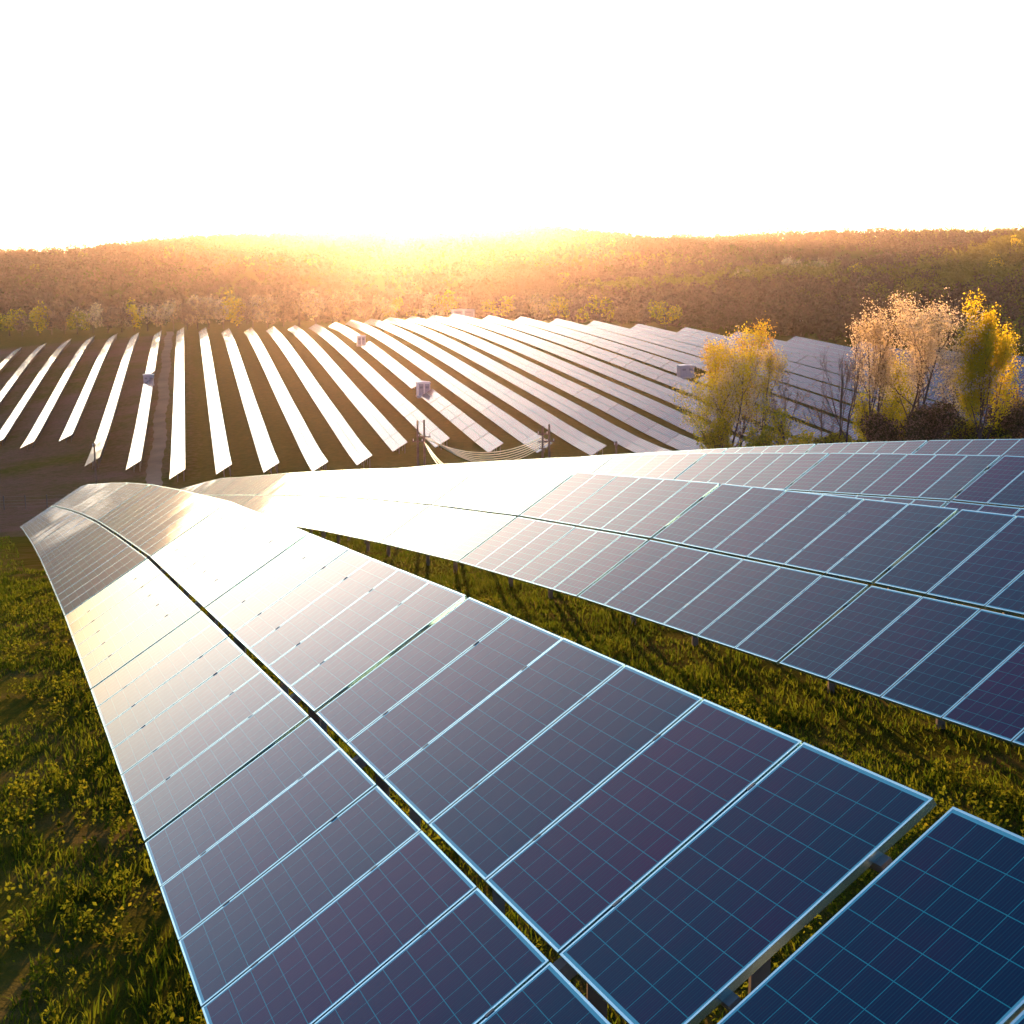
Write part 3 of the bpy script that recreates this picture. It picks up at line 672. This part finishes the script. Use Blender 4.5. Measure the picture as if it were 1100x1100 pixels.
parts = [wood(9000, 640, 1640, -250, 1350, 44, 1.15, 10, 1), wood(5200, 330, 960, 500, 1350, 110, .55, 10, 2)]
off = 0; VV = []; QQ = []; FF = []; TT = []
for V, Q, F, T_ in parts: VV.append(V); QQ.append(Q + off); FF.append(F); TT.append(T_); off += len(V)
me_f = mesh_np("forest", np.vstack(VV), np.vstack(QQ), [M_FOREST, M_FORESTG], np.concatenate(FF))
at = me_f.attributes.new("tone", 'FLOAT', 'FACE'); at.data.foreach_set("value", np.concatenate(TT).astype(np.float32))
tag(obj("forest", me_f), "bare brown and green wood covering the hills", "forest", kind="stuff")

# ------------------------------------------------------------------ grass and weeds
def scatter(n, clo, chi, alo, ahi, pw=1.6):
    t = rng.uniform(size=n); a = alo + (ahi - alo) * t ** pw; c = rng.uniform(clo, chi, n)
    p = a[:, None] * EN + c[:, None] * CN; return p, a, c
def blades(p, hmin, hmax, wid):
    n = len(p); x, y = p[:, 0], p[:, 1]; z = gh(x, y) - .01; d = np.hypot(x, y)
    patch = .55 + .9 * np.clip(vnoise(x * 1.1, y * 1.1, 4) + .35, 0, 1)
    h = rng.uniform(hmin, hmax, n) * patch; w = wid * (1 + d / 14); an = rng.uniform(0, 2 * math.pi, n)
    t = np.c_[np.cos(an), np.sin(an), np.zeros(n)] * (w / 2)[:, None]; ln = rng.normal(0, .35, (n, 2)) * h[:, None]
    b = np.c_[x, y, z]; m = b + np.c_[ln * .35, h * .6]; e = b + np.c_[ln, h]
    V = np.stack([b - t, b + t, m + t * .7, m - t * .7, e], 1).reshape(-1, 3); i = np.arange(n)[:, None] * 5
    return V, i + np.array([[0, 1, 2, 3]]), i + np.array([[3, 2, 4]])
GV = []; GQ = []; GT = []; off = 0
for n, cl, ch, al, ah, pw in ((120000, -7.5, 1.6, 1.5, 42, 2.0), (80000, 2.4, 9.6, 0, 30, 1.6), (9000, .9, 3.9, 1, 16, 1.3), (34000, 2.4, 13, 26, 62, 1), (16000, -16, 1, 30, 80, 1), (30000, 9, 13.5, -2, 30, 1)):
    p, a, c = scatter(n, cl, ch, al, ah, pw)
    thin = vnoise(p[:, 0] * .8, p[:, 1] * .8, 8) > -.12 - .16 * (c > -4.5) - .35 * (c > 2)
    p = p[thin]; V, Q, T = blades(p, .04, .15, .009); GV.append(V); GQ.append(Q + off); GT.append(T + off); off += len(V)
tag(obj("grass", mesh_np("grass", np.vstack(GV), [np.vstack(GQ), np.vstack(GT)], M_GRASS)), "rough green grass between and under the panel rows", "grass", kind="stuff")
P_, _, _ = [], 0, 0
for n, cl, ch, al, ah, pw in ((9000, -7.5, 1.2, 1.5, 34, 1.9), (5200, 3.0, 9.6, 2, 30, 1.5), (160, 1, 3.9, 1, 14, 1.2)):
    p, a, c = scatter(n, cl, ch, al, ah, pw); k = vnoise(p[:, 0] * .9, p[:, 1] * .9, 14) > -.1; P_.append(p[k])
p = np.vstack(P_); n = len(p); z = gh(p[:, 0], p[:, 1]); H = rng.uniform(.06, .30, n); L = 20
f = rng.uniform(.2, 1, (n, L)); rad = (.035 + .09 * (1 - f)) * (H[:, None] / .3)
an = rng.uniform(0, 6.283, (n, L)); Pw = np.stack([p[:, :1] + rad * np.cos(an), p[:, 1:] + rad * np.sin(an), z[:, None] + f * H[:, None]], -1).reshape(-1, 3)
V, Q = quads_at(Pw, .024)
tag(obj("weeds", mesh_np("weeds", V, Q, M_WEED)), "yellow green leafy weeds standing in the grass", "weeds", kind="stuff")

# ------------------------------------------------------------------ haze
t = bpy.data.materials.new("haze_air"); t.use_nodes = True; t.node_tree.nodes.clear()
vo = t.node_tree.nodes.new("ShaderNodeVolumePrincipled"); ou = t.node_tree.nodes.new("ShaderNodeOutputMaterial")
vo.inputs["Color"].default_value = (1, .82, .68, 1); vo.inputs["Density"].default_value = HAZE_D; vo.inputs["Anisotropy"].default_value = HAZE_G
t.node_tree.links.new(vo.outputs[0], ou.inputs["Volume"])
m = MB(); m.box(GX.min() - 20, GX.max() + 20, GY.min() - 20, GY.max() + 20, GZ.min() - 1, max(CAMZ, GZ.max()) + 16)
tag(obj("haze", m.mesh("haze", [t])), "thin warm evening haze", "haze", kind="stuff")
